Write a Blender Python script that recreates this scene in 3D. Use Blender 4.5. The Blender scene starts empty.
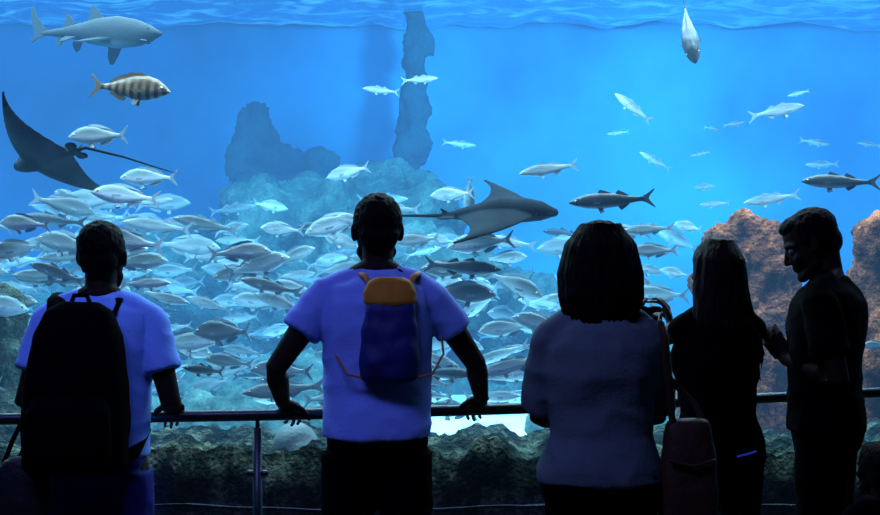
import bpy, bmesh, math, random
from mathutils import Vector, Matrix, noise, Euler
random.seed(7)
V=Vector
scene=bpy.context.scene
try:
    scene.view_settings.view_transform='Standard'
    scene.view_settings.look='None'
except Exception as e: print(e)
F=1222.0; CAMZ=1.58
def pt(u,v,d):
    """image pixel coordinates to world metres, at an assumed depth into the hall / tank"""
    return V(((u-440)/F*d, d, CAMZ-(v-257.5)/F*d))

# ---------------------------------------------------------------- materials
def new_mat(name):
    m=bpy.data.materials.new(name); m.use_nodes=True
    nt=m.node_tree; b=nt.nodes.get('Principled BSDF'); return m,nt,b
def mat(name,col,rough=0.7,metal=0.0,bump=0.0,bscale=60,var=0.0,vscale=8,spec=0.3,stretch=None,emit=None):
    m,nt,b=new_mat(name)
    b.inputs['Base Color'].default_value=(*col,1); b.inputs['Roughness'].default_value=rough
    b.inputs['Metallic'].default_value=metal; b.inputs['Specular IOR Level'].default_value=spec
    tc=nt.nodes.new('ShaderNodeTexCoord'); mp=nt.nodes.new('ShaderNodeMapping')
    nt.links.new(tc.outputs['Object'],mp.inputs['Vector'])
    if stretch: mp.inputs['Scale'].default_value=stretch
    if var>0:
        n=nt.nodes.new('ShaderNodeTexNoise'); n.inputs['Scale'].default_value=vscale; n.inputs['Detail'].default_value=5
        r=nt.nodes.new('ShaderNodeValToRGB')
        r.color_ramp.elements[0].position=.35; r.color_ramp.elements[1].position=.65
        r.color_ramp.elements[0].color=(*[c*(1-var) for c in col],1)
        r.color_ramp.elements[1].color=(*[min(1,c*(1+var)) for c in col],1)
        nt.links.new(mp.outputs[0],n.inputs['Vector']); nt.links.new(n.outputs['Fac'],r.inputs['Fac'])
        nt.links.new(r.outputs['Color'],b.inputs['Base Color'])
    if bump>0:
        n=nt.nodes.new('ShaderNodeTexNoise'); n.inputs['Scale'].default_value=bscale; n.inputs['Detail'].default_value=6
        bp=nt.nodes.new('ShaderNodeBump'); bp.inputs['Strength'].default_value=bump; bp.inputs['Distance'].default_value=.02
        nt.links.new(mp.outputs[0],n.inputs['Vector']); nt.links.new(n.outputs['Fac'],bp.inputs['Height'])
        nt.links.new(bp.outputs['Normal'],b.inputs['Normal'])
    return m
def fish_mat(name,back,side,belly,lo=-.12,hi=.105,metal=.2,rough=.35,bands=None):
    m,nt,b=new_mat(name)
    b.inputs['Metallic'].default_value=metal; b.inputs['Roughness'].default_value=rough
    tc=nt.nodes.new('ShaderNodeTexCoord'); sx=nt.nodes.new('ShaderNodeSeparateXYZ')
    nt.links.new(tc.outputs['Object'],sx.inputs[0])
    mr=nt.nodes.new('ShaderNodeMapRange'); mr.inputs[1].default_value=lo; mr.inputs[2].default_value=hi
    nt.links.new(sx.outputs['Z'],mr.inputs[0])
    r=nt.nodes.new('ShaderNodeValToRGB'); cr=r.color_ramp
    cr.elements[0].position=.15; cr.elements[0].color=(*belly,1)
    cr.elements[1].position=.92; cr.elements[1].color=(*back,1)
    e=cr.elements.new(.45); e.color=(*side,1); e=cr.elements.new(.68); e.color=*[(a*.35+c*.65) for a,c in zip(side,back)],1
    nt.links.new(mr.outputs[0],r.inputs[0])
    out=r.outputs[0]
    if bands:
        w=nt.nodes.new('ShaderNodeTexWave'); w.wave_type='BANDS'; w.bands_direction='X'
        w.inputs['Scale'].default_value=bands[0]; w.inputs['Distortion'].default_value=1.2; w.inputs['Detail'].default_value=1
        nt.links.new(tc.outputs['Object'],w.inputs['Vector'])
        r2=nt.nodes.new('ShaderNodeValToRGB'); r2.color_ramp.elements[0].position=.3; r2.color_ramp.elements[1].position=.7
        nt.links.new(w.outputs['Fac'],r2.inputs[0])
        mx=nt.nodes.new('ShaderNodeMix'); mx.data_type='RGBA'
        nt.links.new(r2.outputs[0],mx.inputs[0]); nt.links.new(out,mx.inputs[6]); mx.inputs[7].default_value=(*bands[1],1)
        out=mx.outputs[2]
    n=nt.nodes.new('ShaderNodeTexVoronoi'); n.inputs['Scale'].default_value=55
    nt.links.new(tc.outputs['Object'],n.inputs['Vector'])
    bp=nt.nodes.new('ShaderNodeBump'); bp.inputs['Strength'].default_value=.3; bp.inputs['Distance'].default_value=.004
    nt.links.new(n.outputs['Distance'],bp.inputs['Height']); nt.links.new(bp.outputs[0],b.inputs['Normal'])
    oi=nt.nodes.new('ShaderNodeObjectInfo'); m2=nt.nodes.new('ShaderNodeMapRange')
    m2.inputs[3].default_value=.5; m2.inputs[4].default_value=1.2
    nt.links.new(oi.outputs['Random'],m2.inputs[0])
    hs=nt.nodes.new('ShaderNodeHueSaturation'); nt.links.new(m2.outputs[0],hs.inputs['Value']); nt.links.new(out,hs.inputs['Color'])
    nt.links.new(hs.outputs[0],b.inputs['Base Color'])
    return m
def rock_mat(name,c1,c2,c3,scale=3,bump=1.0):
    m,nt,b=new_mat(name); b.inputs['Roughness'].default_value=.9; b.inputs['Specular IOR Level'].default_value=.1
    tc=nt.nodes.new('ShaderNodeTexCoord')
    n=nt.nodes.new('ShaderNodeTexNoise'); n.inputs['Scale'].default_value=scale; n.inputs['Detail'].default_value=10; n.inputs['Roughness'].default_value=.7
    r=nt.nodes.new('ShaderNodeValToRGB'); cr=r.color_ramp
    cr.elements[0].position=.36; cr.elements[0].color=(*c1,1); cr.elements[1].position=.64; cr.elements[1].color=(*c3,1)
    e=cr.elements.new(.5); e.color=(*c2,1)
    n2=nt.nodes.new('ShaderNodeTexNoise'); n2.inputs['Scale'].default_value=scale*7; n2.inputs['Detail'].default_value=8
    bp=nt.nodes.new('ShaderNodeBump'); bp.inputs['Strength'].default_value=bump; bp.inputs['Distance'].default_value=.07
    for k in (n,n2): nt.links.new(tc.outputs['Object'],k.inputs['Vector'])
    nt.links.new(n.outputs['Fac'],r.inputs[0]); nt.links.new(r.outputs[0],b.inputs['Base Color'])
    nt.links.new(n2.outputs['Fac'],bp.inputs['Height']); nt.links.new(bp.outputs[0],b.inputs['Normal'])
    return m

# ---------------------------------------------------------------- mesh builder
class MB:
    def __init__(s): s.v=[]; s.f=[]
    def rings(s,rings,cap=True):
        base=len(s.v); n=len(rings[0])
        for r in rings: s.v.extend([V(p) for p in r])
        for i in range(len(rings)-1):
            for j in range(n):
                a=base+i*n+j; b=base+i*n+(j+1)%n
                s.f.append((a,b,b+n,a+n))
        if cap:
            s.f.append(tuple(base+j for j in range(n))[::-1])
            s.f.append(tuple(base+(len(rings)-1)*n+j for j in range(n)))
    def tube(s,pts,rad,n=14,round_ends=True,flat=None,ref=None):
        pts=[V(p) for p in pts]
        P=[];R=[]
        if round_ends:
            t=(pts[0]-pts[1]).normalized()
            for a in (85,60,30): P.append(pts[0]+t*rad[0]*math.sin(math.radians(a))); R.append(rad[0]*math.cos(math.radians(a)))
        P+=pts; R+=list(rad)
        if round_ends:
            t=(pts[-1]-pts[-2]).normalized()
            for a in (30,60,85): P.append(pts[-1]+t*rad[-1]*math.sin(math.radians(a))); R.append(rad[-1]*math.cos(math.radians(a)))
        rings=[]; up=V(ref) if ref else None
        for i,p in enumerate(P):
            t=(P[min(i+1,len(P)-1)]-P[max(i-1,0)]).normalized()
            if up is None: up=V((0,0,1)) if abs(t.z)<.9 else V((0,1,0))
            x=up-t*up.dot(t)
            if x.length<1e-4: x=t.orthogonal()
            x.normalize(); up=x if ref is None else up
            y=t.cross(x); k=flat or 1
            rings.append([p+x*R[i]*k*math.cos(2*math.pi*j/n)+y*R[i]*math.sin(2*math.pi*j/n) for j in range(n)])
        s.rings(rings)
    def ell(s,c,r,M=None,n=20):
        c=V(c); rings=[]
        for i in range(n//2+1):
            th=math.pi*(i+.02 if i==0 else (i-.02 if i==n//2 else i))/(n//2)
            ring=[]
            for j in range(n):
                ph=2*math.pi*j/n
                q=V((r[0]*math.sin(th)*math.cos(ph),r[1]*math.sin(th)*math.sin(ph),r[2]*math.cos(th)))
                if M: q=M@q
                ring.append(c+q)
            rings.append(ring)
        s.rings(rings)
    def loft(s,secs,n=32,p=2.2,fn=None):
        rings=[]
        for z,rx,ry,cy in secs:
            ring=[]
            for j in range(n):
                a=2*math.pi*j/n; c,sn=math.cos(a),math.sin(a)
                q=V((rx*math.copysign(abs(c)**(2/p),c),cy+ry*math.copysign(abs(sn)**(2/p),sn),z))
                ring.append(fn(q) if fn else q)
            rings.append(ring)
        s.rings(rings)
    def xf(s,M,start=0):
        for i in range(start,len(s.v)): s.v[i]=M@s.v[i]
    def mesh(s,name,recalc=True):
        me=bpy.data.meshes.new(name); me.from_pydata([tuple(v) for v in s.v],[],s.f); me.update()
        if recalc:
            bm=bmesh.new(); bm.from_mesh(me); bmesh.ops.recalc_face_normals(bm,faces=bm.faces); bm.to_mesh(me); bm.free()
        return me
def smooth(me):
    me.polygons.foreach_set('use_smooth',[True]*len(me.polygons)); me.update()
def link(name,me,mats=None,parent=None):
    o=bpy.data.objects.new(name,me); scene.collection.objects.link(o)
    if mats:
        for m in (mats if isinstance(mats,(list,tuple)) else [mats]): me.materials.append(m)
    if parent: o.parent=parent
    return o
def empty(name,loc=(0,0,0),rot=0):
    o=bpy.data.objects.new(name,None); scene.collection.objects.link(o); o.location=loc; o.rotation_euler=(0,0,rot)
    o.empty_display_size=.1; return o
def remeshed(mb,name,voxel,sm=3,disp=None):
    me=mb.mesh(name+'_src'); o=bpy.data.objects.new('tmp',me); scene.collection.objects.link(o)
    r=o.modifiers.new('r','REMESH'); r.mode='VOXEL'; r.voxel_size=voxel
    if sm: q=o.modifiers.new('s','SMOOTH'); q.iterations=sm; q.factor=.5
    dg=bpy.context.evaluated_depsgraph_get(); dg.update()
    m2=bpy.data.meshes.new_from_object(o.evaluated_get(dg)); m2.name=name
    bpy.data.objects.remove(o); bpy.data.meshes.remove(me)
    # make sure that the surface faces outwards
    top=max(m2.polygons,key=lambda p:p.center.z)
    if top.normal.z<0: m2.flip_normals(); m2.update()
    if disp:
        co=[v.co.copy() for v in m2.vertices]; nn=[v.normal.copy() for v in m2.vertices]
        for i,v in enumerate(m2.vertices): v.co=co[i]+nn[i]*disp(co[i])
    smooth(m2); return m2
def joinable(mb,name,mats,parent=None,sm=True):
    me=mb.mesh(name)
    if sm: smooth(me)
    return link(name,me,mats,parent)
def box(name,lo,hi,m,parent=None,bev=0.0):
    mb=MB(); lo=V(lo);hi=V(hi)
    mb.rings([[(lo.x,lo.y,z),(hi.x,lo.y,z),(hi.x,hi.y,z),(lo.x,hi.y,z)] for z in (lo.z,hi.z)])
    o=link(name,mb.mesh(name),m,parent)
    if bev: b=o.modifiers.new('b','BEVEL'); b.width=bev; b.segments=3
    return o

# ---------------------------------------------------------------- room & tank shell
m_dark=mat('dark_wall_paint',(.012,.013,.018),.9,var=.2,spec=.1)
m_floor=mat('dark_floor_tile',(.02,.022,.03),.6,bump=.1,var=.3,vscale=2)
box('floor',(-5.6,-2.6,-.1),(5.6,5.5,0),m_floor)
box('ceiling',(-5.6,-2.6,4.0),(5.6,5.5,4.1),m_dark)
box('wall_left',(-5.7,-2.6,0),(-5.6,5.5,4.0),m_dark)
box('wall_right',(5.6,-2.6,0),(5.7,5.5,4.0),m_dark)
box('wall_back',(-5.6,-2.7,0),(5.6,-2.6,4.0),m_dark)
wf=empty('wall_front')
box('wall_below_window',(-5.6,5.5,0),(5.6,5.72,.34),m_dark,wf)
box('wall_above_window',(-5.6,5.5,3.5),(5.6,5.72,5.0),m_dark,wf)
box('wall_window_side_a',(-8.3,5.5,0),(-5.3,5.72,5.0),m_dark,wf)
box('wall_window_side_b',(5.3,5.5,0),(8.3,5.72,5.0),m_dark,wf)
box('trim_1',(-5.3,5.46,.28),(5.3,5.54,.34),m_dark,None,.01)
def glass_mat(name,g=.02,tint=(1,1,1)):
    m,nt,b=new_mat(name); nt.nodes.remove(b)
    t=nt.nodes.new('ShaderNodeBsdfTransparent'); t.inputs[0].default_value=(*tint,1)
    gl=nt.nodes.new('ShaderNodeBsdfGlossy'); gl.inputs['Roughness'].default_value=.03
    mx=nt.nodes.new('ShaderNodeMixShader'); mx.inputs[0].default_value=g
    nt.links.new(t.outputs[0],mx.inputs[1]); nt.links.new(gl.outputs[0],mx.inputs[2])
    nt.links.new(mx.outputs[0],nt.nodes['Material Output'].inputs['Surface']); return m
box('window_1',(-5.3,5.6,.34),(5.3,5.66,3.5),glass_mat('acrylic_pane',.006))
m,nt,b=new_mat('sea_water'); nt.nodes.remove(b)
SIG=(.30,.15,.105); C=(.033,.22,.69); D=.32
ab=nt.nodes.new('ShaderNodeVolumeAbsorption'); ab.inputs['Density'].default_value=D
ab.inputs['Color'].default_value=(*[1-s/D for s in SIG],1)
em=nt.nodes.new('ShaderNodeEmission'); em.inputs['Color'].default_value=(*[s*c*10 for s,c in zip(SIG,C)],1); em.inputs['Strength'].default_value=.1  # even glow in the volume stands in for light scattered by water
ad=nt.nodes.new('ShaderNodeAddShader'); nt.links.new(ab.outputs[0],ad.inputs[0]); nt.links.new(em.outputs[0],ad.inputs[1])
nt.links.new(ad.outputs[0],nt.nodes['Material Output'].inputs['Volume'])
box('tank_water',(-7.98,5.74,.0),(7.98,15.98,4.9),m)
m_tank=mat('tank_wall_paint',(.30,.62,.80),.9,var=.35,vscale=.45)
box('wall_tank_back',(-8.3,16.0,-.2),(8.3,16.25,5),m_tank)
box('wall_tank_left',(-8.3,5.74,-.2),(-8.0,15.99,5),m_tank)
box('wall_tank_right',(8.0,5.74,-.2),(8.3,15.99,5),m_tank)
mb=MB(); nx,ny=200,170
for j in range(ny+1):
    for i in range(nx+1):
        x=-7.97+15.94*i/nx; y=5.76+10.2*j/ny
        mb.v.append(V((x,y,4.60+.10*noise.noise(V((x*1.1,y*.9,0)))+.05*noise.noise(V((x*3.0,y*2.5,3))))))
for j in range(ny):
    for i in range(nx):
        a=j*(nx+1)+i; mb.f.append((a,a+1,a+nx+2,a+nx+1))
m_surf=mat('rippled_surface_glints',(.5,.8,.95),.12,0.0,bump=.7,bscale=3,spec=1.0,stretch=(1,.4,1))
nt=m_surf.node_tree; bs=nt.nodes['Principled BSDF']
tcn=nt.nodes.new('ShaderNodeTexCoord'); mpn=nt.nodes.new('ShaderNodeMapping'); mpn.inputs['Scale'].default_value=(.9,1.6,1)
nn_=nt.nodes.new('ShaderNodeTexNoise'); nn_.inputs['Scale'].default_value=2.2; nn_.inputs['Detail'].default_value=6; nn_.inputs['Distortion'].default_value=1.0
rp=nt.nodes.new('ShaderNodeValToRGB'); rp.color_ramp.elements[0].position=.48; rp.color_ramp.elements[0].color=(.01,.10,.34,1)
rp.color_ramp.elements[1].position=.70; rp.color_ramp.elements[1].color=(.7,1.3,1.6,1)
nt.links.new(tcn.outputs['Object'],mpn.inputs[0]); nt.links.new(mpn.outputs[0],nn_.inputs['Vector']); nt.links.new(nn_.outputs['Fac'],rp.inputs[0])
nt.links.new(rp.outputs[0],bs.inputs['Emission Color']); bs.inputs['Emission Strength'].default_value=.8  # shimmer painted as noise emission, for light coming through the surface
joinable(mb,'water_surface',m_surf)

# ---------------------------------------------------------------- sea bed and rocks
m_sand=mat('pale_sand',(.80,.80,.72),.95,bump=.3,bscale=12,var=.12,vscale=3)
mb=MB(); nx,ny=160,110
for j in range(ny+1):
    for i in range(nx+1):
        x=-7.97+15.94*i/nx; y=5.76+10.2*j/ny
        mb.v.append(V((x,y,.42+.05*noise.noise(V((x*.8,y*.8,0)))+.015*noise.noise(V((x*4,y*6,0))))))
for j in range(ny):
    for i in range(nx):
        a=j*(nx+1)+i; mb.f.append((a,a+1,a+nx+2,a+nx+1))
joinable(mb,'sand_seabed',m_sand)
m_ledge=rock_mat('dark_algae_rock',(.003,.006,.007),(.025,.038,.032),(.20,.22,.15),7)
mb=MB(); nx,ny=520,84
for j in range(ny+1):
    for i in range(nx+1):
        x=-6+12*i/nx; t=max(0,(j-3)/(ny-3)); y=5.78+1.25*t
        prof=.655-.05*t-(.5*max(0,(t-.75)/.25)**1.5)
        z=prof+.07*noise.noise(V((x*2.2,y*2.2,0)))+.07*noise.noise(V((x*6,y*6,4)))+.04*noise.noise(V((x*14,y*14,9)))+.02*noise.noise(V((x*30,y*30,2)))
        if j<3: z=.05+(z-.05)*j/3
        mb.v.append(V((x,y,z)))
for j in range(ny):
    for i in range(nx):
        a=j*(nx+1)+i; mb.f.append((a,a+1,a+nx+2,a+nx+1))
joinable(mb,'rock_ledge',m_ledge)
def rock(name,blobs,m,voxel=.04,amp=.12,freq=2.2):
    mb=MB()
    for c,r in blobs:
        M=Euler((random.uniform(-.3,.3),random.uniform(-.3,.3),random.uniform(0,3))).to_matrix()
        mb.ell(c,r,M,16)
    def d(p):
        return -amp*(noise.noise(p*freq)+.6*noise.noise(p*freq*2.3+V((5,5,5)))+.5*abs(noise.noise(p*freq*5))+.25*noise.noise(p*freq*11))
    me=remeshed(mb,name,voxel,1,d); return link(name,me,m)
m_brown=rock_mat('brown_coralline_rock',(.03,.010,.007),(.26,.070,.03),(.75,.20,.085),5)
m_blue=rock_mat('reef_rock',(.04,.09,.09),(.09,.16,.14),(.20,.30,.24),2.5,.6)
m_far=rock_mat('hazed_reef_rock',(.05,.08,.09),(.08,.12,.12),(.12,.17,.16),2,.35)  # distance haze put into the colours: bluish, little contrast
def bl(u,v,d,r): return (pt(u,v,d),r)
rock('coral_rock',[bl(738,236,7.6,(.15,.22,.18)),bl(752,256,7.6,(.21,.25,.22)),bl(760,310,7.6,(.29,.3,.32)),bl(735,300,7.7,(.22,.3,.3)),bl(718,247,7.7,(.13,.2,.12)),
     bl(770,370,7.5,(.34,.35,.38)),bl(735,400,7.4,(.36,.4,.35)),bl(775,282,7.5,(.16,.2,.2)),bl(745,440,7.5,(.5,.45,.3))],m_brown,.026,.10,3.2)
rock('coral_rock',[bl(892,245,7.3,(.21,.25,.25)),bl(895,290,7.3,(.25,.3,.35)),bl(874,345,7.2,(.24,.3,.3)),bl(895,390,7.1,(.4,.35,.4)),bl(870,440,7.1,(.5,.4,.3)),bl(950,260,7.4,(.35,.3,.6))],m_brown,.026,.10,3.2)
rock('coral_rock',[bl(-8,320,6.9,(.18,.25,.22)),bl(-5,370,6.9,(.22,.3,.25)),bl(5,415,6.9,(.3,.3,.22)),bl(-60,350,7.0,(.35,.3,.7))],rock_mat('green_rock',(.015,.02,.015),(.08,.10,.06),(.26,.28,.16),5),.028,.09,3)
rock('reef_mound',[bl(330,225,12.5,(.9,.6,.45)),bl(395,200,12.6,(.5,.5,.5)),bl(280,260,12.3,(1.0,.6,.7)),bl(400,260,12.2,(1.1,.7,.7)),bl(180,290,12.4,(1.2,.7,.6)),
     bl(330,330,12.0,(2.2,.9,.8)),bl(480,320,12.4,(1.3,.8,.6)),bl(80,330,12.2,(1.6,.8,.6)),bl(420,370,11.8,(2.4,1.0,.5))],m_blue,.06,.24,1.6)
rock('rock_spire',[bl(258,135,14.6,(.22,.3,.32)),bl(254,118,14.6,(.15,.2,.24)),bl(258,165,14.6,(.28,.35,.3)),bl(290,172,14.6,(.44,.35,.35)),bl(315,180,14.6,(.32,.4,.42)),bl(270,210,14.6,(.55,.45,.5)),bl(290,290,14.6,(.8,.6,1.1)),bl(290,380,14.6,(1.0,.7,.9))],m_far,.05,.17,2.0)
rock('rock_spire',[bl(415,70,15.0,(.14,.15,.6)),bl(414,110,15.0,(.16,.2,.6)),bl(411,150,15.0,(.20,.28,.4)),bl(408,190,15.0,(.28,.3,.3)),bl(404,225,15.0,(.45,.4,.4)),bl(404,300,15.0,(.6,.5,1.2)),bl(404,380,15.0,(.8,.6,1.0)),bl(416,20,15.0,(.13,.12,.5))],m_far,.035,.075,4)
rock('reef_rock',[bl(245,400,9.6,(.6,.4,.3)),bl(180,390,9.8,(.5,.4,.3)),bl(320,397,9.5,(.45,.4,.3)),bl(120,400,9.4,(.5,.4,.3)),bl(60,397,9.2,(.5,.4,.3)),bl(380,405,9.3,(.3,.35,.2))],m_blue,.04,.18,2)
rock('reef_rock',[bl(200,432,7.9,(.5,.4,.2)),bl(280,436,7.8,(.4,.35,.2)),bl(120,432,8.0,(.5,.4,.2)),bl(40,432,7.9,(.5,.4,.22)),bl(350,440,8.0,(.3,.35,.18)),bl(395,445,7.9,(.2,.3,.15))],m_blue,.035,.14,3)
rock('boulder',[bl(296,445,6.15,(.125,.12,.12)),bl(302,455,6.15,(.15,.14,.10))],mat('grey_boulder',(.16,.20,.20),.8,bump=.3,var=.25),.015,.012)
rock('reef_rock',[bl(600,400,9.2,(.4,.4,.3)),bl(660,390,9.0,(.5,.4,.4)),bl(640,360,9.4,(.3,.3,.3)),bl(600,440,8.2,(.4,.4,.22)),bl(670,440,8.2,(.5,.4,.25))],m_blue,.04,.18,2)

# ---------------------------------------------------------------- fish
def interp(tab,t):
    for a,b in zip(tab,tab[1:]):
        if t<=b[0]:
            k=(t-a[0])/(b[0]-a[0]); k=k*k*(3-2*k)*.5+k*.5
            return [x+(y-x)*k for x,y in zip(a[1:],b[1:])]
    return list(tab[-1][1:])
def add_fin(bm,pts,mi,th=.003,u=V((1,0,0)),w=V((0,0,1)),o=V((0,0,0)),bend=None):
    nrm=u.cross(w).normalized()
    P=[o+u*a+w*c for a,c in pts]
    A=[bm.verts.new(p+nrm*th) for p in P]; B=[bm.verts.new(p-nrm*th) for p in P]
    n=len(P)
    fs=[bm.faces.new(A),bm.faces.new(B[::-1])]
    for i in range(n): fs.append(bm.faces.new((A[i],B[i],B[(i+1)%n],A[(i+1)%n])))
    for f in fs: f.material_index=mi
def fish_mesh(name,tab,fins,mats,bend=0.0,eye=(.40,.03,.012),pec=None,pelv=None,nsec=26):
    bm=bmesh.new(); rings=[]; n=16
    for i in range(nsec+1):
        t=i/nsec; up,lo,w=interp(tab,t); x=.5-.88*t
        ring=[]
        for j in range(n):
            a=2*math.pi*j/n; c,s=math.cos(a),math.sin(a)
            ring.append(bm.verts.new((x,w*math.copysign(abs(c)**1.1,c),(up if s>0 else lo)*abs(s)*(1 if s>0 else -1)+0)))
        rings.append(ring)
    for a,b in zip(rings,rings[1:]):
        for j in range(n):
            f=bm.faces.new((a[j],a[(j+1)%n],b[(j+1)%n],b[j])); f.material_index=0
    bm.faces.new(rings[0]); bm.faces.new(rings[-1][::-1])
    for f in fins: add_fin(bm,f,1)
    if pec:
        x0,z0,L=pec
        for sgn in (1,-1):
            w=interp(tab,(.5-x0)/.88)[2]
            add_fin(bm,[(0,.02),(-.35*L,.12*L),(-L,.05*L),(-.75*L,-.12*L),(-.2*L,-.12*L)],1,.002,V((.9,-sgn*.42,0)).normalized(),V((0,0,1)),V((x0,sgn*w*.92,z0)))
    if pelv:
        x0,z0,L=pelv
        for sgn in (1,-1):
            add_fin(bm,[(0,0),(-.3*L,-L),(-L,-.75*L),(-.7*L,0)],1,.002,V((1,0,0)),V((0,-sgn*.45,1)).normalized(),V((x0,sgn*.015,z0)))
    ex,ez,er=eye; w=interp(tab,(.5-ex)/.88)[2]
    for sgn in (1,-1):
        for rr,off,mi in ((er,.0,2),(er*.62,er*.5,3)):
            r=bmesh.ops.create_uvsphere(bm,u_segments=10,v_segments=6,radius=rr,matrix=Matrix.Translation((ex,sgn*(w*.86+off),ez)))
            for v in r['verts']:
                for f in v.link_faces: f.material_index=mi
    for v in bm.verts:
        k=.25-v.co.x
        if k>0: v.co.y+=bend*k*k
    bmesh.ops.recalc_face_normals(bm,faces=bm.faces)
    me=bpy.data.meshes.new(name); bm.to_mesh(me); bm.free()
    for m in mats: me.materials.append(m)
    for p in me.polygons: p.use_smooth = p.material_index!=1
    return me
m_eye=mat('fish_eye',(.7,.68,.5),.2,.3); m_pup=mat('fish_pupil',(.003,.003,.003),.1)
m_fin=mat('fish_fin',(.26,.34,.38),.5); m_fin_d=mat('dark_fish_fin',(.05,.06,.07),.5)
mb_sil=fish_mat('silver_bream_scales',(.10,.15,.16),(.70,.80,.82),(.92,.96,.98))
mb_bass=fish_mat('sea_bass_scales',(.05,.08,.09),(.56,.66,.68),(.92,.96,.98),-.08,.075)
mb_dark=fish_mat('dark_fish_scales',(.015,.022,.03),(.08,.12,.13),(.75,.82,.84),-.10,.07)
mb_grey=fish_mat('grey_fish_scales',(.05,.07,.08),(.14,.19,.22),(.30,.36,.40),-.11,.10)
mb_band=fish_mat('banded_bream_scales',(.16,.11,.05),(.50,.36,.19),(.6,.48,.30),hi=.13,bands=(3.2,(.12,.075,.04)))
bream=[(0,.006,.006,.006),(.03,.03,.025,.02),(.10,.085,.055,.04),(.2,.135,.09,.055),(.35,.165,.125,.062),(.5,.155,.12,.058),(.7,.10,.08,.038),(.86,.045,.04,.018),(.94,.03,.03,.010),(1,.035,.035,.006)]
bass=[(0,.006,.006,.006),(.03,.025,.02,.018),(.12,.06,.05,.04),(.25,.09,.08,.05),(.42,.10,.095,.055),(.6,.085,.08,.045),(.8,.045,.045,.025),(.93,.028,.028,.010),(1,.032,.032,.006)]
def tail(k=1.0,l=.12): return [(-.34,.025),(-.40,.05*k),(-.50,l*k),(-.505,l*.9*k),(-.445,.03*k),(-.43,0),(-.445,-.03*k),(-.505,-l*.9*k),(-.50,-l*k),(-.40,-.05*k),(-.34,-.025)]
bream_f=[tail(1.1,.13),[(.25,.12),(.20,.17),(.12,.195),(0,.185),(-.12,.145),(-.22,.10),(-.27,.05),(-.1,.10),(.1,.13)],[(-.03,-.11),(-.06,-.15),(-.15,-.13),(-.24,-.08),(-.25,-.05),(-.1,-.08)]]
bass_f=[tail(.95,.12),[(.17,.08),(.13,.135),(.05,.11),(-.01,.085),(.08,.07)],[(-.05,.08),(-.08,.12),(-.16,.08),(-.21,.05),(-.1,.05)],[(-.07,-.075),(-.11,-.12),(-.18,-.075),(-.21,-.045),(-.1,-.05)]]
fish={}
for k,bd in (('a',0),('b',.22),('c',-.22),('d',.45)):
    fish['bream_'+k]=fish_mesh('bream_mesh_'+k,bream,bream_f,[mb_sil,m_fin,m_eye,m_pup],bd,(.40,.035,.017),(.20,-.02,.16),(.14,-.11,.09))
    fish['bass_'+k]=fish_mesh('bass_mesh_'+k,bass,bass_f,[mb_bass,m_fin,m_eye,m_pup],bd,(.42,.015,.012),(.22,-.02,.11),(.16,-.08,.07))
    fish['dark_'+k]=fish_mesh('dark_bass_mesh_'+k,bass,bass_f,[mb_dark,m_fin_d,m_eye,m_pup],bd,(.42,.015,.012),(.22,-.02,.11),(.16,-.08,.07))
fish['banded']=fish_mesh('banded_bream_mesh',bream,bream_f,[mb_band,mat('brown_fin',(.16,.12,.06),.5),m_eye,m_pup],.1,(.40,.035,.017),(.20,-.02,.16),(.14,-.11,.09))
fish['grey']=fish_mesh('grey_triggerfish_mesh',[(a,b_*1.15,c*1.3,d*1.9) for a,b_,c,d in bream],bream_f,[mb_grey,m_fin_d,m_eye,m_pup],.1,(.36,.05,.014),(.20,-.02,.12))
def put_fish(kind,nose,tailp,d,dy=0.0,name=None,parent=None,roll=0):
    N=pt(*nose,d); T=pt(*tailp,d); h=(N-T); h.y+=dy*h.length; L=h.length; c=(N+T)/2
    x=h.normalized(); up=V((0,0,1)) if abs(x.z)<.9 else V((1,0,0))
    y=up.cross(x).normalized(); z=x.cross(y)
    M=Matrix((x,y,z)).transposed().to_4x4()@Matrix.Rotation(roll,4,'X')
    o=link(name or 'sea_bream',fish[kind],None,parent)
    o.matrix_world=Matrix.Translation(c)@M@Matrix.Scale(L,4); return o
R=random.random
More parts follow.
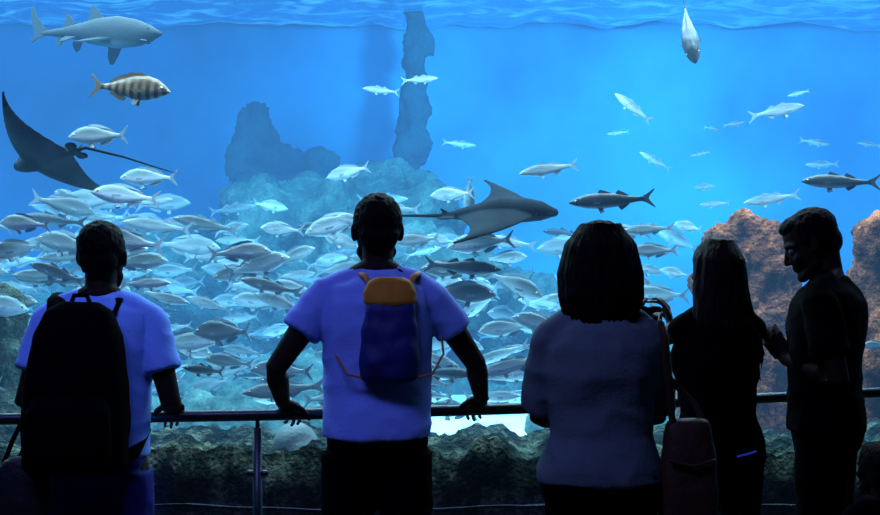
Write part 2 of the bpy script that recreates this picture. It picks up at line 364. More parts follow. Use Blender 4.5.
big=[('banded',(172,93),(87,84),6.6,-.15,'banded_sea_bream'),
('bream_b',(67,137),(131,136),6.8,.1,'silver_sea_bream'),('bream_a',(119,178),(178,178),7,.1,'silver_sea_bream'),
('bass_b',(438,78),(402,81),8.5,.2,'sea_bass'),('bass_a',(363,89),(399,92),8.5,-.2,'sea_bass'),
('bass_c',(519,174),(579,164),7,.0,'silver_sea_bream'),('dark_a',(569,203),(654,198),6.6,.1,'dark_sea_bass'),
('dark_b',(802,181),(877,183),6.7,.1,'dark_sea_bass'),('bass_c',(616,93),(649,122),8,.3,'sea_bass'),
('bass_b',(806,105),(750,117),8,.2,'sea_bass'),('bass_a',(788,96),(809,91),9.5,.2,'sea_bass'),
('bream_a',(326,178),(370,167),7.8,.2,'silver_sea_bream'),('bass_a',(476,146),(442,142),10.5,0,'sea_bass'),
('bass_c',(640,152),(670,170),9.5,.2,'sea_bass'),('bass_a',(690,156),(711,152),11,0,'sea_bass'),
('bass_b',(745,203),(798,195),8,.3,'silver_sea_bream'),('bass_a',(830,145),(799,140),10,0,'sea_bass'),
('bass_a',(805,165),(839,164),10,0,'sea_bass'),('bass_a',(746,122),(722,126),10.5,.2,'sea_bass'),('bass_b',(722,130),(704,127),11,.2,'sea_bass'),
('bass_a',(606,134),(629,132),11,.2,'sea_bass'),('bream_a',(447,248),(514,239),6.8,.1,'silver_sea_bream'),
('bass_d',(622,231),(674,228),7,.1,'sea_bass'),('bream_b',(630,252),(677,250),7,.1,'silver_sea_bream'),
('bream_d',(674,224),(702,230),7.6,.5,'silver_sea_bream'),('bream_a',(335,217),(375,226),7.0,.2,'silver_sea_bream'),
('bream_c',(545,300),(576,296),8,.1,'silver_sea_bream'),('bream_b',(460,318),(496,296),8,.3,'silver_sea_bream'),
('bream_a',(478,332),(534,325),7,.1,'silver_sea_bream'),('dark_c',(523,300),(530,270),8,.5,'dark_sea_bass'),
('bream_a',(862,346),(892,346),6.6,.1,'silver_sea_bream'),('grey',(692,66),(684,0),7.2,-.5,'grey_triggerfish'),
('bass_a',(700,205),(730,203),9,.2,'sea_bass'),('bream_a',(695,188),(716,186),10,.2,'silver_sea_bream'),
('bass_a',(858,143),(880,146),10,.2,'sea_bass'),('bream_a',(430,196),(474,193),8,.1,'silver_sea_bream'),('bream_c',(467,215),(470,176),8.2,.3,'silver_sea_bream'),
('bream_b',(552,242),(575,236),9,.2,'silver_sea_bream'),('bass_a',(550,215),(552,212),11,.9,'sea_bass'),
('bream_a',(395,243),(440,238),7.2,.2,'silver_sea_bream'),('bream_a',(640,275),(655,300),8,.2,'silver_sea_bream'),('bream_b',(660,270),(690,276),8,.2,'silver_sea_bream')]
for k,n_,t_,d,dy,nm in big: put_fish(k,n_,t_,d,dy,nm,None,.6 if nm=='grey_triggerfish' else 0)
shoal=empty('fish_shoal'); pts=[]
tries=0
def density(u,v):
    if v<196 or v>412: return 0
    if u<335:
        top=213-12*math.sin(u/60); return 1.0 if v>top else .3
    if u<400: return 1.0
    if u<560: return 1.0 if v>235 else .0
    if u<700: return .3 if v>225 else 0
    return .0
while len(pts)<320 and tries<90000:
    tries+=1
    d=random.uniform(6.3,10.2); u=random.uniform(-140,700); v=random.uniform(190,412)
    if R()>density(u,v): continue
    p=pt(u,v,d)
    if p.z<.60: continue
    if any(abs(p.x-q.x)<.27 and abs(p.y-q.y)<.19 and abs(p.z-q.z)<.09 for q in pts): continue
    if d<7.6 and 385<u<580 and v<256: continue
    pts.append(p)
    L=random.uniform(.26,.43); left=R()<.66
    yaw=(math.pi if left else 0)+random.gauss(0,.35); pitch=random.gauss(.03,.16)
    if R()<.08: yaw+=random.uniform(-1.2,1.2); pitch+=random.uniform(-.6,.6)
    kind=('bream_' if R()<.62 else ('bass_' if R()<.88 else 'dark_'))+random.choice('abcd')
    o=link('shoal_fish',fish[kind],None,shoal)
    o.matrix_world=Matrix.Translation(p)@Euler((random.gauss(0,.1),-pitch,yaw),'XYZ').to_matrix().to_4x4()@Matrix.Scale(L,4)

# ---------------------------------------------------------------- shark
sh_tab=[(0,.008,.006,.012),(.04,.028,.022,.038),(.10,.055,.055,.066),(.2,.085,.085,.085),(.35,.105,.10,.09),(.5,.092,.084,.075),(.7,.054,.046,.042),(.85,.028,.025,.022),(.95,.019,.017,.012),(1,.012,.014,.007)]
m_sh=fish_mat('shark_skin',(.020,.028,.032),(.045,.06,.066),(.35,.40,.42),-.12,.0,.0,.8)
m_shf=mat('shark_fin_skin',(.035,.048,.054),.8,spec=.1)
sh_f=[[(-.30,.015),(-.37,.04),(-.46,.13),(-.50,.19),(-.52,.185),(-.49,.095),(-.46,.03),(-.44,.005),(-.47,-.055),(-.455,-.06),(-.41,-.03),(-.34,-.015)],
 [(.08,.09),(.03,.14),(-.01,.175),(-.035,.17),(-.03,.12),(-.045,.075)],[(-.12,.06),(-.17,.10),(-.20,.13),(-.215,.12),(-.21,.07),(-.225,.035)],
 [(-.18,-.035),(-.22,-.085),(-.25,-.09),(-.25,-.05),(-.26,-.02)]]
me=fish_mesh('shark_mesh',sh_tab,sh_f,[m_sh,m_shf,m_pup,m_pup],.12,(.43,.015,.008),None,None,34)
bm=bmesh.new(); bm.from_mesh(me)
for sgn in (1,-1):
    add_fin(bm,[(0,0),(-.05,.07),(-.12,.15),(-.15,.155),(-.14,.09),(-.11,.03),(-.1,-.01)],1,.005,V((1,0,0)),V((0,sgn*.85,-.5)).normalized(),V((.20,sgn*.065,-.06)))
    add_fin(bm,[(0,0),(-.04,.06),(-.07,.075),(-.08,.03),(-.07,0)],1,.004,V((1,0,0)),V((0,sgn*.7,-.7)).normalized(),V((-.07,sgn*.04,-.05)))
add_fin(bm,[(.0,-.04),(.035,-.025),(.045,0),(.035,.025),(0,.04),(.022,.02),(.03,0),(.022,-.02)],3,.003,V((1,0,0)),V((0,1,0)),V((.385,0,-.054)))
bmesh.ops.recalc_face_normals(bm,faces=bm.faces); bm.to_mesh(me); bm.free()
fish['shark']=me
put_fish('shark',(167,38),(14,26),8.6,-.30,'sand_tiger_shark',None,-.2)

# ---------------------------------------------------------------- rays
m_rtop=mat('ray_back_skin',(.010,.014,.018),.9,var=.35,vscale=5,spec=.05); m_rbel=mat('ray_belly_skin',(.085,.11,.12),.8,var=.5,vscale=4,spec=.05)
def eagle_ray(name,loc,rot,scale,flapA,flapB,tail_curve=.1):
    mb=MB(); rings=[]; n=22; NS=44
    for i in range(NS+1):
        s=-1+2*i/NS; a=abs(s); fl=flapA if s>0 else flapB
        le=.27-.40*a**1.25+.05*math.sin(math.pi*a); te=-.25+.05*a+.085*math.sin(math.pi*min(1,a*1.0))-.0*a
        te=te*(1-a**3)+(le-.03)*(a**3)
        th=.07*(1-a)**1.3+.008
        x=s*.62*(1-.25*abs(fl)*a); zf=fl*.62*a**1.7
        ring=[]
        for j in range(n):
            ph=2*math.pi*j/n; c=(1+math.cos(ph))/2
            y=te+(le-te)*c; zz=th*math.sin(ph)*(math.sin(math.pi*min(1,max(0,c)))**.5*.9+.1)*(.6+.4*c)
            ring.append((x,y-.06*abs(fl)*a*a,zz+zf))
        rings.append(ring)
    mb.rings(rings)
    mb.tube([(0,-.30,.0),(0,-.15,.01),(0,.05,.02),(0,.2,.018),(0,.30,.008),(0,.375,-.004)],[.02,.055,.092,.085,.068,.032],20,True,.9,(0,0,1))
    mb.ell((0,.33,-.012),(.055,.07,.022))
    mb.tube([(0,-.28,0),(0,-.4,.004),(tail_curve*.4,-.62,.01),(tail_curve,-.92,-.0)],[.018,.012,.009,.005],10)
    for sg in (1,-1): mb.ell((sg*.055,-.30,-.0),(.035,.06,.008)); mb.ell((sg*.068,.27,.02),(.014,.018,.013))
    mb.tube([(0,-.30,.01),(0,-.335,.045)],[.02,.008],8,True,.3,(1,0,0))
    mb.xf(Matrix.Scale(scale,4))
    me=remeshed(mb,name,.006*scale,3)
    o=link(name,me,[m_rtop,m_rbel,m_pup])
    for p in me.polygons:
        c=p.center/scale
        if p.normal.z<-.25 and c.y>-.33 and abs(c.x)<.50: p.material_index=1
        if abs(abs(c.x)-.078)<.012 and abs(c.y-.275)<.014 and c.z>.012: p.material_index=2
    o.matrix_world=Matrix.Translation(loc)@rot.to_4x4()
    return o
def basis(fwd,up):
    y=V(fwd).normalized(); z=V(up); z=(z-y*z.dot(y)).normalized(); x=y.cross(z)
    return Matrix((x,y,z)).transposed()
eagle_ray('eagle_ray',pt(494,214,6.6),basis((1,-.22,.03),(.0,-.30,1)),.86,-.02,.14,-.03)
eagle_ray('eagle_ray',pt(50,158,6.5),basis((-.9,.65,-.14),(.26,.70,.975)),.74,.15,.10,.42)

# ---------------------------------------------------------------- rail
RP=[(-300,419.5,4.22),(0,419,4.31),(260,415,4.42),(440,411,4.54),(540,408,4.63),(650,403.5,4.77),(760,398,4.95),(880,391,5.18),(1000,386,5.32)]
m_rail=mat('brushed_steel_dark',(.03,.035,.045),.35,.8)
RAILZ=1.01
rail_xy=[((u-440)/F*d,d) for u,v,d in RP]
def rail_y(x):
    for (x0,y0),(x1,y1) in zip(rail_xy,rail_xy[1:]):
        if x<=x1: return y0+(y1-y0)*(x-x0)/(x1-x0)
    return rail_xy[-1][1]
rail=empty('handrail'); mb=MB()
xs=[-2.7+i*.12 for i in range(46)]
def ry(x): return (rail_y(x-.12)+rail_y(x)+rail_y(x+.12))/3
mb.tube([(x,ry(x),RAILZ) for x in xs],[.021]*len(xs),14); joinable(mb,'top_rail',m_rail,rail)
mb=MB()
posts=[-2.4,-.66,.46,1.58,2.6]
for x in posts:
    y=ry(x); mb.tube([(x,y,.0),(x,y,RAILZ-.045)],[.017,.017],12,False); mb.tube([(x,y,0),(x,y,.012)],[.06,.06],18,False)
    mb.tube([(x,y,RAILZ-.05),(x,y,RAILZ-.01)],[.008,.008],8,False)
    for z in (.80,.3): mb.tube([(x-.03,y,z),(x+.03,y,z)],[.012,.012],8)
joinable(mb,'posts',m_rail,rail)
mg=glass_mat('rail_glass',.02,(.93,.97,.97))
for a,b in zip(posts,posts[1:]):
    mb=MB(); ya,yb=ry(a),ry(b); t=.006
    mb.rings([[(a+.035,ya-t,z),(b-.035,yb-t,z),(b-.035,yb+t,z),(a+.035,ya+t,z)] for z in (.12,.87)])
    link('glass_panel',mb.mesh('glass_panel'),mg,rail)

# ---------------------------------------------------------------- people
m_hair=mat('black_hair',(.002,.0018,.0018),.7,bump=.6,bscale=40,stretch=(3,3,.5),spec=.08)
m_hairb=mat('brown_hair',(.006,.0035,.003),.6,bump=.6,bscale=40,stretch=(3,3,.5),spec=.12)
m_eyew=mat('eye_white',(.08,.08,.08),.4); m_iris=mat('eye_iris',(.01,.006,.004),.2)
m_shoe=mat('shoe_leather',(.01,.01,.012),.5); m_sole=mat('shoe_sole',(.08,.08,.08),.7)
def hand(mb,W,d,n,side,curl=(.7,.9,.6),k=1.0,thumb=(.75,.6,.35),thumb_curl=.4):
    W=V(W); d=V(d).normalized(); n=V(n); n=(n-d*n.dot(d)).normalized()
    t=d.cross(n)*(1 if side>0 else -1)
    M=Matrix((d,t,n)).transposed()
    mb.ell(W+d*.048*k,(.052*k,.039*k,.014*k),M,18)
    K=[(.088,.032),(.093,.0107),(.089,-.0107),(.080,-.031)]
    Ls=[(.043,.026,.021),(.047,.030,.022),(.043,.028,.021),(.034,.022,.018)]
    for i,((a,bq),ls) in enumerate(zip(K,Ls)):
        p=W+d*a*k+t*bq*k
        mb.tube([W+d*.015*k+t*bq*.5*k,p],[.011*k,.0095*k],8)
        ang=0; P=[p]; 
        for l,c in zip(ls,curl):
            ang+=c*(1+.06*i)
            dr=(d*math.cos(ang)+n*math.sin(ang)+t*(.10-.066*i)*math.cos(ang)*.8).normalized()
            p=p+dr*l*k; P.append(p)
        mb.tube(P,[.0088*k,.0082*k,.0076*k,.0066*k],8)
    p=W+d*.022*k+t*.026*k+n*.006*k; dr=(t*thumb[0]+d*thumb[1]+n*thumb[2]).normalized(); P=[p]
    for l in (.042,.032,.024):
        p=p+dr*l*k; P.append(p); dr=(dr+(d*.6-t*.6+n*.5)*thumb_curl).normalized()
    mb.tube(P,[.0135*k,.0115*k,.010*k,.0078*k],8)
def ik(S,W,l1,l2,pole):
    S=V(S);W=V(W); dv=W-S; D=min(dv.length,(l1+l2)*.995); u=dv.normalized()
    a=(l1*l1-l2*l2+D*D)/(2*D); h=math.sqrt(max(0,l1*l1-a*a))
    p=V(pole); p=(p-u*p.dot(u)).normalized(); return S+u*a+p*h
def head(mb,M,fem=False):
    st=len(mb.v)
    mb.ell((0,-.016,.028),(.074,.096,.087)); mb.ell((0,.022,-.028),(.064,.068,.075))
    mb.tube([(-.045,.02,-.07),(-.028,.06,-.095),(0,.072,-.099),(.028,.06,-.095),(.045,.02,-.07)],[.022,.02,.021,.02,.022] if not fem else [.019,.016,.017,.016,.019],10)
    mb.tube([(0,.076,.012),(0,.092,-.012),(0,.100,-.032)],[.009,.009,.0115],10)
    for s in (1,-1):
        mb.ell((s*.010,.092,-.036),(.008,.009,.007))
        mb.tube([(s*.012,.077,.022),(s*.035,.073,.024),(s*.055,.055,.016)],[.009,.009,.008],8)
        mb.ell((s*.042,.058,-.028),(.022,.02,.018))
        Me=Euler((0.15,0,s*.35)).to_matrix()
        mb.ell((s*.077,-.008,-.008),(.008,.018,.031),Me,14); mb.ell((s*.073,.0,-.02),(.01,.012,.018))
    mb.ell((0,.066,-.065),(.034,.02,.022))
    mb.tube([(-.020,.080,-.061),(0,.087,-.059),(.020,.080,-.061)],[.004,.006,.004],8)
    mb.tube([(-.018,.079,-.069),(0,.085,-.070),(.018,.079,-.069)],[.004,.006,.004],8)
    mb.xf(M,st)
def person(name,loc,yaw,H,fem=False,lean=0.0,hands=None,hdir=None,head_yaw=0,head_pitch=0,shirt=None,pants=None,sleeve=.6,
           hair='short',hmat=None,child=False,pole=((-.8,-.5,-.4),(.8,-.5,-.4)),curls=((.8,.9,.7),(.8,.9,.7)),hem=.96,neckdrop=0,skin=None,bulk=1.0,stance=.11,head_scale=1.0,sw=None,thumbs=((.75,.6,.35),(.75,.6,.35))):
    s=H/1.755; root=empty(name,loc,yaw); hmat=hmat or m_hair; skin=skin or m_skin
    Wm=Matrix.Translation(V(loc))@Matrix.Rotation(yaw,4,'Z'); Wi=Wm.inverted()
    def q(p):
        p=V(p)*s if not isinstance(p,V) else p*s
        if p.z>.95*s: p=p+V((0,lean*(p.z-.95*s),0))
        return p
    def sc(l): return [x*s for x in l]
    sw=sw or (.158 if fem else .176)*(.9 if child else 1)
    if fem: T=[(.86,.15,.10,0),(.93,.172,.115,-.008),(1.0,.165,.11,-.004),(1.10,.128,.09,.005),(1.2,.132,.095,.008),(1.29,.150,.12,.012),(1.38,.150,.105,.0),(1.44,.12,.08,-.005),(1.49,.06,.055,-.01)]
    else: T=[(.86,.14,.10,0),(.93,.160,.112,-.006),(1.0,.160,.11,0),(1.10,.148,.10,.004),(1.2,.153,.105,.004),(1.32,.170,.115,.0),(1.40,.165,.108,-.005),(1.45,.13,.082,-.01),(1.49,.07,.06,-.01)]
    T=[(z,rx*bulk,ryy*bulk,cy) for z,rx,ryy,cy in T]
    S=[V((-sw,0,1.42)),V((sw,0,1.42))]
    hipx=.088; legs=[]
    for sg in (-1,1): legs.append([(sg*hipx,0,.90),(sg*(stance-.005),.012,.5),(sg*stance,-.02,.085)])
    l1,l2=.295*s,.255*s
    Wr=[];El=[]
    for i in (0,1):
        if hands and hands[i] is not None: w=Wi@V(hands[i])
        else: w=V(((-1,1)[i]*(sw+.07),.04,.86))*s
        Sg=q(S[i]); dv=w-Sg
        if dv.length>(l1+l2)*.99: w=Sg+dv.normalized()*(l1+l2)*.99; print(name,'arm short by',dv.length-(l1+l2)*.99)
        Wr.append(w); El.append(ik(Sg,w,l1,l2,pole[i]))
    mb=MB()
    mb.loft([(z,rx-.006,ryy-.006,cy) for z,rx,ryy,cy in T],28,2.2,q)
    mb.tube([q((0,-.012,1.42)),q((0,-.002,1.53)),q((0,.008,1.60))],sc([.062,.054,.052] if not fem else [.052,.045,.045]),18)
    rA=[.046,.041,.034] if not fem else [.040,.035,.029]
    for i in (0,1):
        sg=(-1,1)[i]
        mb.tube([q((sg*.02,-.015,1.505)),q((sg*sw*.6,-.01,1.462)),q((sg*sw,0,1.42))],sc([.045,.043,.046] if not fem else [.035,.036,.040]),14)
        mb.ell(q(S[i]),sc([.052]*3) if not fem else sc([.045]*3))
        Sg=q(S[i]); E=El[i]; Wp=Wr[i]; fm=E.lerp(Wp,.3)
        mb.tube([Sg,Sg.lerp(E,.45),E,fm,Wp],[x*s*bulk**.5 for x in (rA[0],rA[0]*.98,rA[2]*1.05,rA[2]*1.12,.026 if not fem else .022)],16)
        L=legs[i]
        mb.tube([q(L[0]),q(V(L[0]).lerp(V(L[1]),.4)),q(L[1]),q(V(L[1]).lerp(V(L[2]),.3)),q(L[2])],sc([.085,.078,.052,.054,.034]),18)
        mb.tube([q(V(L[2])+V((0,-.02,-.03))),q(V(L[2])+V((0,.06,-.045))),q(V(L[2])+V((0,.15,-.06)))],sc([.034,.034,.025]),12)
        if hdir and hdir[i]: 
            d,n=hdir[i]; R3=Wi.to_3x3(); d=R3@V(d); n=R3@V(n)
        else: d=(Wp-E).normalized(); n=V((-sg,0,.0)) if not(hands and hands[i] is not None) else V((-sg,.2,-.2))
        hand(mb,Wp,d,n,1 if i==1 else -1,curls[i],s*(.93 if fem else 1.0)*(1.15 if child else 1),thumbs[i])
    hs=s*head_scale*(.96 if fem else 1)
    neckp=q((0,.0,1.545)); 
    HM=Matrix.Translation(neckp)@Matrix.Rotation(head_yaw,4,'Z')@Matrix.Rotation(head_pitch,4,'X')@Matrix.Translation(V((0,.022,.098+neckdrop))*s*(head_scale if child else 1))@Matrix.Scale(hs,4)
    head(mb,HM,fem)
    me=remeshed(mb,name+'_body',.0046,2); link('body',me,skin,root)
    mb=MB()
    for sg in (1,-1): mb.ell(HM@V((sg*.030,.069,.0)),[.0125*hs]*3,None,14)
    joinable(mb,'eyes',m_eyew,root)
    mb=MB()
    for sg in (1,-1): mb.ell(HM@V((sg*.030,.077,.0)),[.0062*hs]*3,None,12)
    joinable(mb,'irises',m_iris,root)
    mb=MB()
    mb.loft([(z,rx+.006,ryy+.006,cy) for z,rx,ryy,cy in T if z<1.05],28,2.3,q)
    for L in legs:
        mb.tube([q(L[0]),q(V(L[0]).lerp(V(L[1]),.4)),q(L[1]),q(V(L[1]).lerp(V(L[2]),.4)),q(V(L[2])+V((0,0,.015)))],sc([.100,.094,.070,.064,.052]) if not fem else sc([.094,.084,.058,.056,.042]),20,False)
    me=remeshed(mb,name+'_trousers',.009,4,lambda p: .006*noise.noise(p*9)+.003*noise.noise(p*25)); link('trousers',me,pants,root)
    mb=MB(); ms=MB()
    for L in legs:
        a=V(L[2])
        mb.tube([q((a.x,a.y-.035,.055)),q((a.x,a.y+.03,.06)),q((a.x*1.05,a.y+.12,.04)),q((a.x*1.08,a.y+.19,.033))],sc([.036,.042,.038,.027]),14)
        mb.tube([q((a.x,a.y,.05)),q((a.x,a.y-.005,.11))],sc([.038,.042]),14,False)
        ms.tube([q((a.x,a.y-.045,.012)),q((a.x,a.y+.04,.012)),q((a.x*1.05,a.y+.13,.012)),q((a.x*1.08,a.y+.20,.012))],sc([.036,.037,.044,.032]),16,True,.28,(0,0,1))
    me=remeshed(mb,name+'_shoes',.006,2); link('shoes',me,m_shoe,root); joinable(ms,'soles',m_sole,root)
    mb=MB(); e=.014
    tt=[(hem,(.176 if not fem else .182)*bulk,.128*bulk,0)]+[(z,max(rx,.158*bulk if not fem else 0)+e,ryy+e,cy) for z,rx,ryy,cy in T if z>hem+.03 and z<1.47]+[(1.485,.085 if not fem else .075,.072,-.012),(1.505,.070 if not fem else .06,.064,-.012)]
    mb.loft(tt,32,2.25,q)
    for i in (0,1):
        sg=(-1,1)[i]; Sg=q(S[i]); E=El[i]
        mb.tube([q((sg*.035,-.012,1.49)),q((sg*sw*.62,-.008,1.462)),q((sg*sw,0,1.42))],sc([.045,.052,.058] if not fem else [.038,.043,.050]),16)
        if sleeve>0: mb.tube([Sg,Sg.lerp(E,sleeve*.5),Sg.lerp(E,sleeve)],[x*s*bulk**.5 for x in ((.060,.062,.066) if not fem else (.052,.055,.057))],18,False)
    def fold(p):
        a=noise.noise(V((p.x*6+p.z*3,p.y*6,p.z*5))); b_=1-2*abs(noise.noise(V((p.x*9+p.z*7,p.y*7,p.z*9-p.x*5))))
        return .010*a+.006*b_
    me=remeshed(mb,name+'_shirt',.0075,7,fold); link('shirt',me,shirt,root)
    mb=MB()
    if hair=='short':
        mb.ell((0,-.026,.038),(.079,.094,.082)); mb.ell((0,-.060,-.015),(.066,.052,.060)); mb.ell((0,.022,.078),(.052,.055,.034))
        for sg in (1,-1): mb.ell((sg*.062,-.018,.02),(.018,.05,.035))
        mb.xf(HM)
        me=remeshed(mb,name+'_hair',.005,1,lambda p:.004*noise.noise(p*60))
    elif hair=='bob':
        mb.ell((0,-.02,.045),(.104,.110,.098)); mb.ell((0,-.035,-.03),(.122,.098,.09)); mb.ell((0,-.055,-.105),(.118,.075,.075)); mb.ell((0,-.06,-.15),(.092,.058,.045))
        rr=random.Random(3)
        for k in range(170):
            a=rr.uniform(-.15,1.15)*math.pi; c,sn=math.cos(a),-math.sin(a)
            R0=1.0+rr.uniform(-.03,.10); drop=rr.uniform(-.20,-.13)
            mb.tube([(c*.06,-.02+sn*.07,.128),(c*.102*R0,-.02+sn*.10*R0,.06),(c*.122*R0,-.03+sn*.095*R0,-.03),(c*.120*R0,-.045+sn*.085*R0,-.10),(c*(.098+rr.uniform(-.02,.025)),-.05+sn*.07,drop)],[.004,.006,.007,.006,.002],5)
        mb.xf(HM); me=remeshed(mb,name+'_hair',.0045,1,lambda p:.003*noise.noise(V((p.x*60,p.y*60,p.z*9))))
    elif hair=='long':
        mb.ell((0,-.02,.042),(.092,.106,.090)); mb.ell((0,-.045,-.04),(.104,.083,.09)); mb.ell((.006,-.075,-.14),(.108,.053,.10)); mb.ell((.020,-.10,-.24),(.114,.040,.10)); mb.ell((.036,-.11,-.32),(.095,.03,.06))
        rr=random.Random(5)
        for k in range(200):
            a=rr.uniform(-.05,1.05)*math.pi; c,sn=math.cos(a),-math.sin(a)
            R0=1.0+rr.uniform(-.03,.10); drop=rr.uniform(-.44,-.30); wv=rr.uniform(-.02,.02)
            mb.tube([(c*.05,-.02+sn*.06,.125),(c*.090*R0,-.02+sn*.098*R0,.05),(c*.104*R0,-.04+sn*.075*R0,-.06),(c*.110*R0+wv+.007,-.07+sn*.05*R0,-.18),(c*.110+.030+wv*2,-.10+sn*.03,drop)],[.004,.006,.006,.005,.002],5)
        mb.xf(HM); me=remeshed(mb,name+'_hair',.0045,1,lambda p:.003*noise.noise(V((p.x*60,p.y*60,p.z*9))))
    link('hair',me,hmat,root)
    return root,q
def railhand(x,dx=0.0,tilt=-.25,dir_=(0,1)):
    y=ry(x); d=V((dir_[0]+dx,dir_[1],tilt)).normalized(); n=V((0,0,-1)); n=(n-d*n.dot(d)).normalized()
    c=V((x,y,RAILZ)); return c-d*.078-n*.037,(tuple(d),tuple(n))

m_white=mat('blue_white_tshirt',(.19,.29,.78),.9,bump=.15,bscale=90,spec=.1)
m_white1=mat('pale_blue_tshirt',(.20,.40,1.0),.9,bump=.15,bscale=90,spec=.1)
m_grey=mat('grey_blue_tshirt',(.09,.125,.145),.9,bump=.15,bscale=90,spec=.05)
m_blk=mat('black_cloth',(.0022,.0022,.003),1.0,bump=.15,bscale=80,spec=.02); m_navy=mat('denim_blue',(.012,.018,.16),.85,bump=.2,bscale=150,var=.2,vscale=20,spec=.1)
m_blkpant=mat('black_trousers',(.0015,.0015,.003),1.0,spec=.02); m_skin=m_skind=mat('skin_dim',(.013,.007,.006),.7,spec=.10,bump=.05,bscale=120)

wl,hl=railhand(-.553,.15); wr,hr=railhand(.142,-.15)
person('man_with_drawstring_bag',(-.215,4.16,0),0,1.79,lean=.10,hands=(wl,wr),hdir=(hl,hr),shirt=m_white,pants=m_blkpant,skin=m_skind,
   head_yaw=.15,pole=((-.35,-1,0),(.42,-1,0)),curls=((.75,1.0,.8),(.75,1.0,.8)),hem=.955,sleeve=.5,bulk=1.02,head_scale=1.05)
def rounded_bag(name,secs,m,parent,vox=.007,p=3.0,disp=.004,fr=14,n=32):
    mb=MB(); mb.loft(secs,n,p); me=remeshed(mb,name,vox,4,lambda q_:disp*noise.noise(q_*fr)); return link(name,me,m,parent)
bag=empty('drawstring_bag',(-.165,4.035,1.205)); bag.rotation_euler=(0,0,.06)
m_bblue=mat('blue_nylon',(.010,.016,.12),.6,bump=.25,bscale=25,spec=.2); m_or=mat('orange_nylon',(.38,.15,.012),.7,bump=.25,bscale=25,spec=.2)
rounded_bag('bag_body',[(-.035,.085,.03,0),(-.02,.098,.05,0),(.04,.100,.06,0),(.12,.094,.055,.01),(.20,.085,.045,.015),(.25,.07,.03,.02)],m_bblue,bag,.007,2.6,.008,18)
rounded_bag('bag_top',[(.215,.079,.040,.018),(.23,.088,.044,.018),(.265,.086,.038,.024),(.295,.072,.03,.032),(.31,.045,.018,.036)],m_or,bag,.005,2.6,.0025,25)
mb=MB()
for sg in (-1,1):
    mb.tube([(sg*.060,.04,.27),(sg*.080,.075,.31),(sg*.10,.14,.318),(sg*.135,.22,.28),(sg*.178,.22,.16),(sg*.182,.08,.05),(sg*.14,.0,-.01),(sg*.095,-.01,-.02)],[.008,.011,.011,.008,.004,.004,.004,.004],8)
joinable(mb,'drawstring_cord',mat('orange_cord',(.35,.12,.03),.7),bag)

wl,hl=railhand(-1.34,.1); wr,hr=railhand(-.955,-.1)
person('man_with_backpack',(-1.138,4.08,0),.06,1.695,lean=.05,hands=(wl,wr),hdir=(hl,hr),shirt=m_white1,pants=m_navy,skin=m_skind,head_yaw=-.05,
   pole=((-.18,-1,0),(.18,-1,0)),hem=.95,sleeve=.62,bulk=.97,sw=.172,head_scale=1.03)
bp=empty('backpack',(-1.165,3.90,.89)); bp.rotation_euler=(-.05,0,.06)
rounded_bag('pack_body',[(.0,.14,.07,0),(.03,.165,.09,0),(.15,.17,.10,0),(.30,.162,.095,.01),(.44,.14,.08,.02),(.52,.105,.06,.03),(.55,.06,.035,.04)],m_blk,bp,.009,2.8)
rounded_bag('front_pocket',[(.03,.12,.03,-.09),(.06,.135,.045,-.095),(.2,.13,.045,-.095),(.25,.11,.02,-.085)],m_blk,bp,.008,3.2)
mb=MB()
for sg in (-1,1):
    mb.tube([(sg*.085,.06,.48),(sg*.095,.12,.555),(sg*.10,.20,.575),(sg*.11,.29,.52),(sg*.125,.32,.40),(sg*.155,.30,.24),(sg*.175,.2,.12),(sg*.165,.06,.05)],[.030]*8,12,True,.3,(0,.6,1))
mb.tube([(-.035,.05,.53),(-.02,.05,.57),(.02,.05,.57),(.035,.05,.53)],[.008]*4,8)
joinable(mb,'straps_and_handle',m_blk,bp)
sb=empty('shoulder_bag',(-1.335,3.90,.83)); 
rounded_bag('bag_body',[(-.115,.04,.03,0),(-.10,.075,.045,0),(-.03,.092,.055,0),(.05,.088,.05,0),(.10,.06,.035,0),(.115,.03,.02,0)],mat('shoulder_bag_cloth',(.008,.008,.014),.6,spec=.3,bump=.2),sb,.007,2.3)
mb=MB(); mb.tube([(-.07,0,.06),(-.04,.03,.16),(-.0,.13,.30),(.02,.16,.45),(.05,.18,.55),(.07,.22,.60),(.09,.32,.54),(.08,.37,.40),(.05,.36,.2),(.06,.2,.10),(.06,.02,.05)],[.008]*11,8)
joinable(mb,'bag_strap',m_blk,sb)

wl,hl=((.40,4.02,1.05),((.5,.8,-.2),(0,-.2,-1))); wr,hr=((.58,4.02,1.06),((-.5,.8,-.2),(0,-.2,-1)))
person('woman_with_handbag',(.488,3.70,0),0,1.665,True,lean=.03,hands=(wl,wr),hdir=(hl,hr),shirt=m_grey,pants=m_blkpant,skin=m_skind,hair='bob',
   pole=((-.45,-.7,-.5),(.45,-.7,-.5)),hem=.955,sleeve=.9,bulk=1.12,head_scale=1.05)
hb=empty('handbag',(.745,3.67,.88))
m_tan=mat('brown_leather',(.040,.018,.010),.6,bump=.2,bscale=60,spec=.2)
rounded_bag('bag_body',[(-.14,.055,.05,0),(-.125,.082,.065,0),(0,.09,.07,0),(.12,.08,.055,0),(.20,.066,.035,0),(.215,.055,.025,0)],m_tan,hb,.007,3)
mb=MB(); 
mb.tube([(-.05,-.02,.20),(-.065,-.03,.33),(-.080,-.050,.44),(-.088,-.035,.505),(-.088,.03,.53),(-.085,.085,.48),(-.07,.08,.36),(.03,.03,.25),(.05,.02,.20)],[.011]*9,10,True,.35,(0,1,.3))
mb.tube([(-.065,-.065,.10),(0,-.075,.085),(.065,-.065,.10)],[.006]*3,8)
joinable(mb,'bag_strap',m_tan,hb)

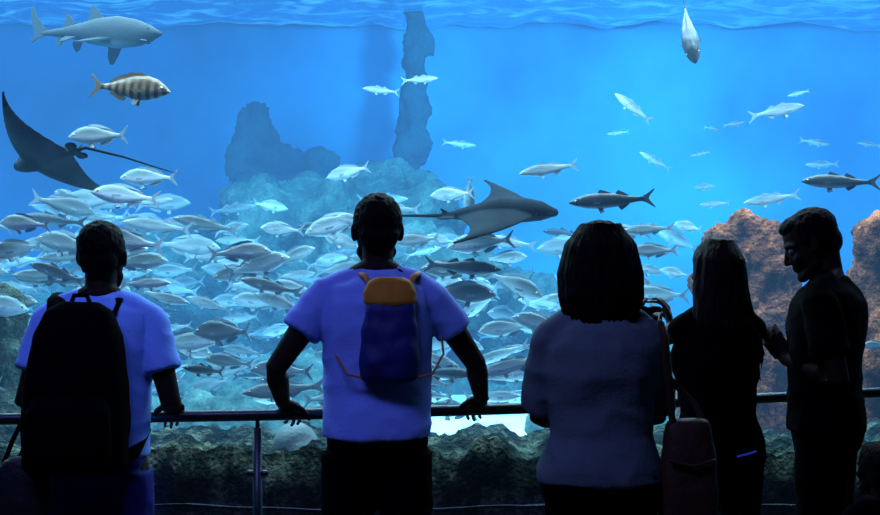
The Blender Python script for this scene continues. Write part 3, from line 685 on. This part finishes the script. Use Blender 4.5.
ph=V((.80,4.78,1.35))
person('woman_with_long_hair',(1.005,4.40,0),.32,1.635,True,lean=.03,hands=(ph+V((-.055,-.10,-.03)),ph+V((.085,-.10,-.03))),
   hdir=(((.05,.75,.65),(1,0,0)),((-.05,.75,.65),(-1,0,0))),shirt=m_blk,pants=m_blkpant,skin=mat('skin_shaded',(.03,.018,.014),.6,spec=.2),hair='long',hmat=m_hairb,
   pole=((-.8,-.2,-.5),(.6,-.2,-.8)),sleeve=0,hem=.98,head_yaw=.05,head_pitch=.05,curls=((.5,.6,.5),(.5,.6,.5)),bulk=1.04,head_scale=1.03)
pho=empty('smartphone',ph); pho.rotation_euler=(-.1,0,.3)
m_ph=mat('phone_case',(.01,.01,.012),.3); m_phs=mat('phone_glass',(.01,.012,.02),.08)
box('phone_body',(-.075,-.005,-.038),(.075,.005,.038),m_ph,pho,.004); box('phone_screen',(-.071,-.0062,-.034),(.071,-.0055,.034),m_phs,pho)
def glint_strip(root_name,angs,rx,ryy,z):
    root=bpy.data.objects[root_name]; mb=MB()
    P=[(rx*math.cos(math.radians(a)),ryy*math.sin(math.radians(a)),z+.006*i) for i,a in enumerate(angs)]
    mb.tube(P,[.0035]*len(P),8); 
    m,nt,b=new_mat('blue_glint'); b.inputs['Base Color'].default_value=(.05,.1,1,1); b.inputs['Emission Color'].default_value=(.03,.08,1,1); b.inputs['Emission Strength'].default_value=.2  # glowing strip put in for a blue light glint at the hip
    joinable(mb,'waist_glint',m,root)
glint_strip('woman_with_long_hair',[-92,-80,-68],.192,.134,.885)

ph=V((1.215,4.55,1.27))
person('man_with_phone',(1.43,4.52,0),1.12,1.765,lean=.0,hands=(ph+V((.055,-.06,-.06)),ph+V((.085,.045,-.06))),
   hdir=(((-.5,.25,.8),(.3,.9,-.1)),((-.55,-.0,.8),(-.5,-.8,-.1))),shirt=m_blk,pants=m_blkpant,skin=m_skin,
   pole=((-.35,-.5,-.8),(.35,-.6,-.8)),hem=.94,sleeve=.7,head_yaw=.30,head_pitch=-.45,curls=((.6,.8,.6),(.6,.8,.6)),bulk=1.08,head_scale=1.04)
pho=empty('smartphone',ph); pho.rotation_euler=(.0,-.5,-.3)
box('phone_body',(-.005,-.038,-.075),(.005,.038,.075),m_ph,pho,.004); box('phone_screen',(.0055,-.034,-.071),(.0062,.034,.071),m_phs,pho)

person('toddler',(1.43,3.98,0),.1,.92,shirt=m_blk,pants=m_blkpant,skin=m_skind,head_scale=1.5,child=True)

# ---------------------------------------------------------------- lights
def area(name,loc,rot,sx,sy,E,col):
    l=bpy.data.lights.new(name,'AREA'); l.shape='RECTANGLE'; l.size=sx; l.size_y=sy; l.energy=E; l.color=col
    o=bpy.data.objects.new(name,l); scene.collection.objects.link(o); o.location=loc; o.rotation_euler=rot; return o
def spot(name,loc,target,E,col,ang,rad=.3,blend=1):
    l=bpy.data.lights.new(name,'SPOT'); l.energy=E; l.color=col; l.spot_size=math.radians(ang); l.spot_blend=blend; l.shadow_soft_size=rad
    o=bpy.data.objects.new(name,l); scene.collection.objects.link(o); o.location=loc
    o.rotation_euler=(V(target)-V(loc)).to_track_quat('-Z','Y').to_euler(); return o
area('tank_lamp_panel',(-.5,8.7,4.42),(0,0,0),9,4.0,1600,(.95,.98,1))
area('fish_fill_light',(-.3,6.2,4.15),(math.radians(42),0,0),9,.6,620,(.95,.98,1))  # fill light added to brighten the sides of the fish
spot('tank_spotlight',(.3,8.2,4.4),(.25,8.1,.4),1600,(.95,1,1),36,.1)
spot('added_wall_spot',(2.2,10.3,4.4),(1.8,16,2.4),7000,(.5,.88,1),95,.4)  # added spots, they shape the bright area of the background water
spot('added_wall_spot',(-3.0,10.3,4.4),(-3.2,16,1.0),900,(.4,.8,1),80,.4)
spot('added_wall_spot',(5.2,10.6,4.4),(5.5,16,2.0),2600,(.4,.8,1),90,.4)
area('hall_lamp',(-1.2,2.0,3.92),(math.radians(28),0,math.radians(6)),2.0,.6,75,(.28,.32,1.0))
w=bpy.data.worlds.new('dark_world'); scene.world=w; w.use_nodes=True
w.node_tree.nodes['Background'].inputs[0].default_value=(.01,.02,.05,1); w.node_tree.nodes['Background'].inputs[1].default_value=.3
cam=bpy.data.cameras.new('camera'); co=bpy.data.objects.new('camera',cam); scene.collection.objects.link(co)
co.location=(0,0,CAMZ); co.rotation_euler=(math.pi/2,0,0); cam.lens=50; cam.sensor_width=36; cam.clip_end=100
scene.camera=co
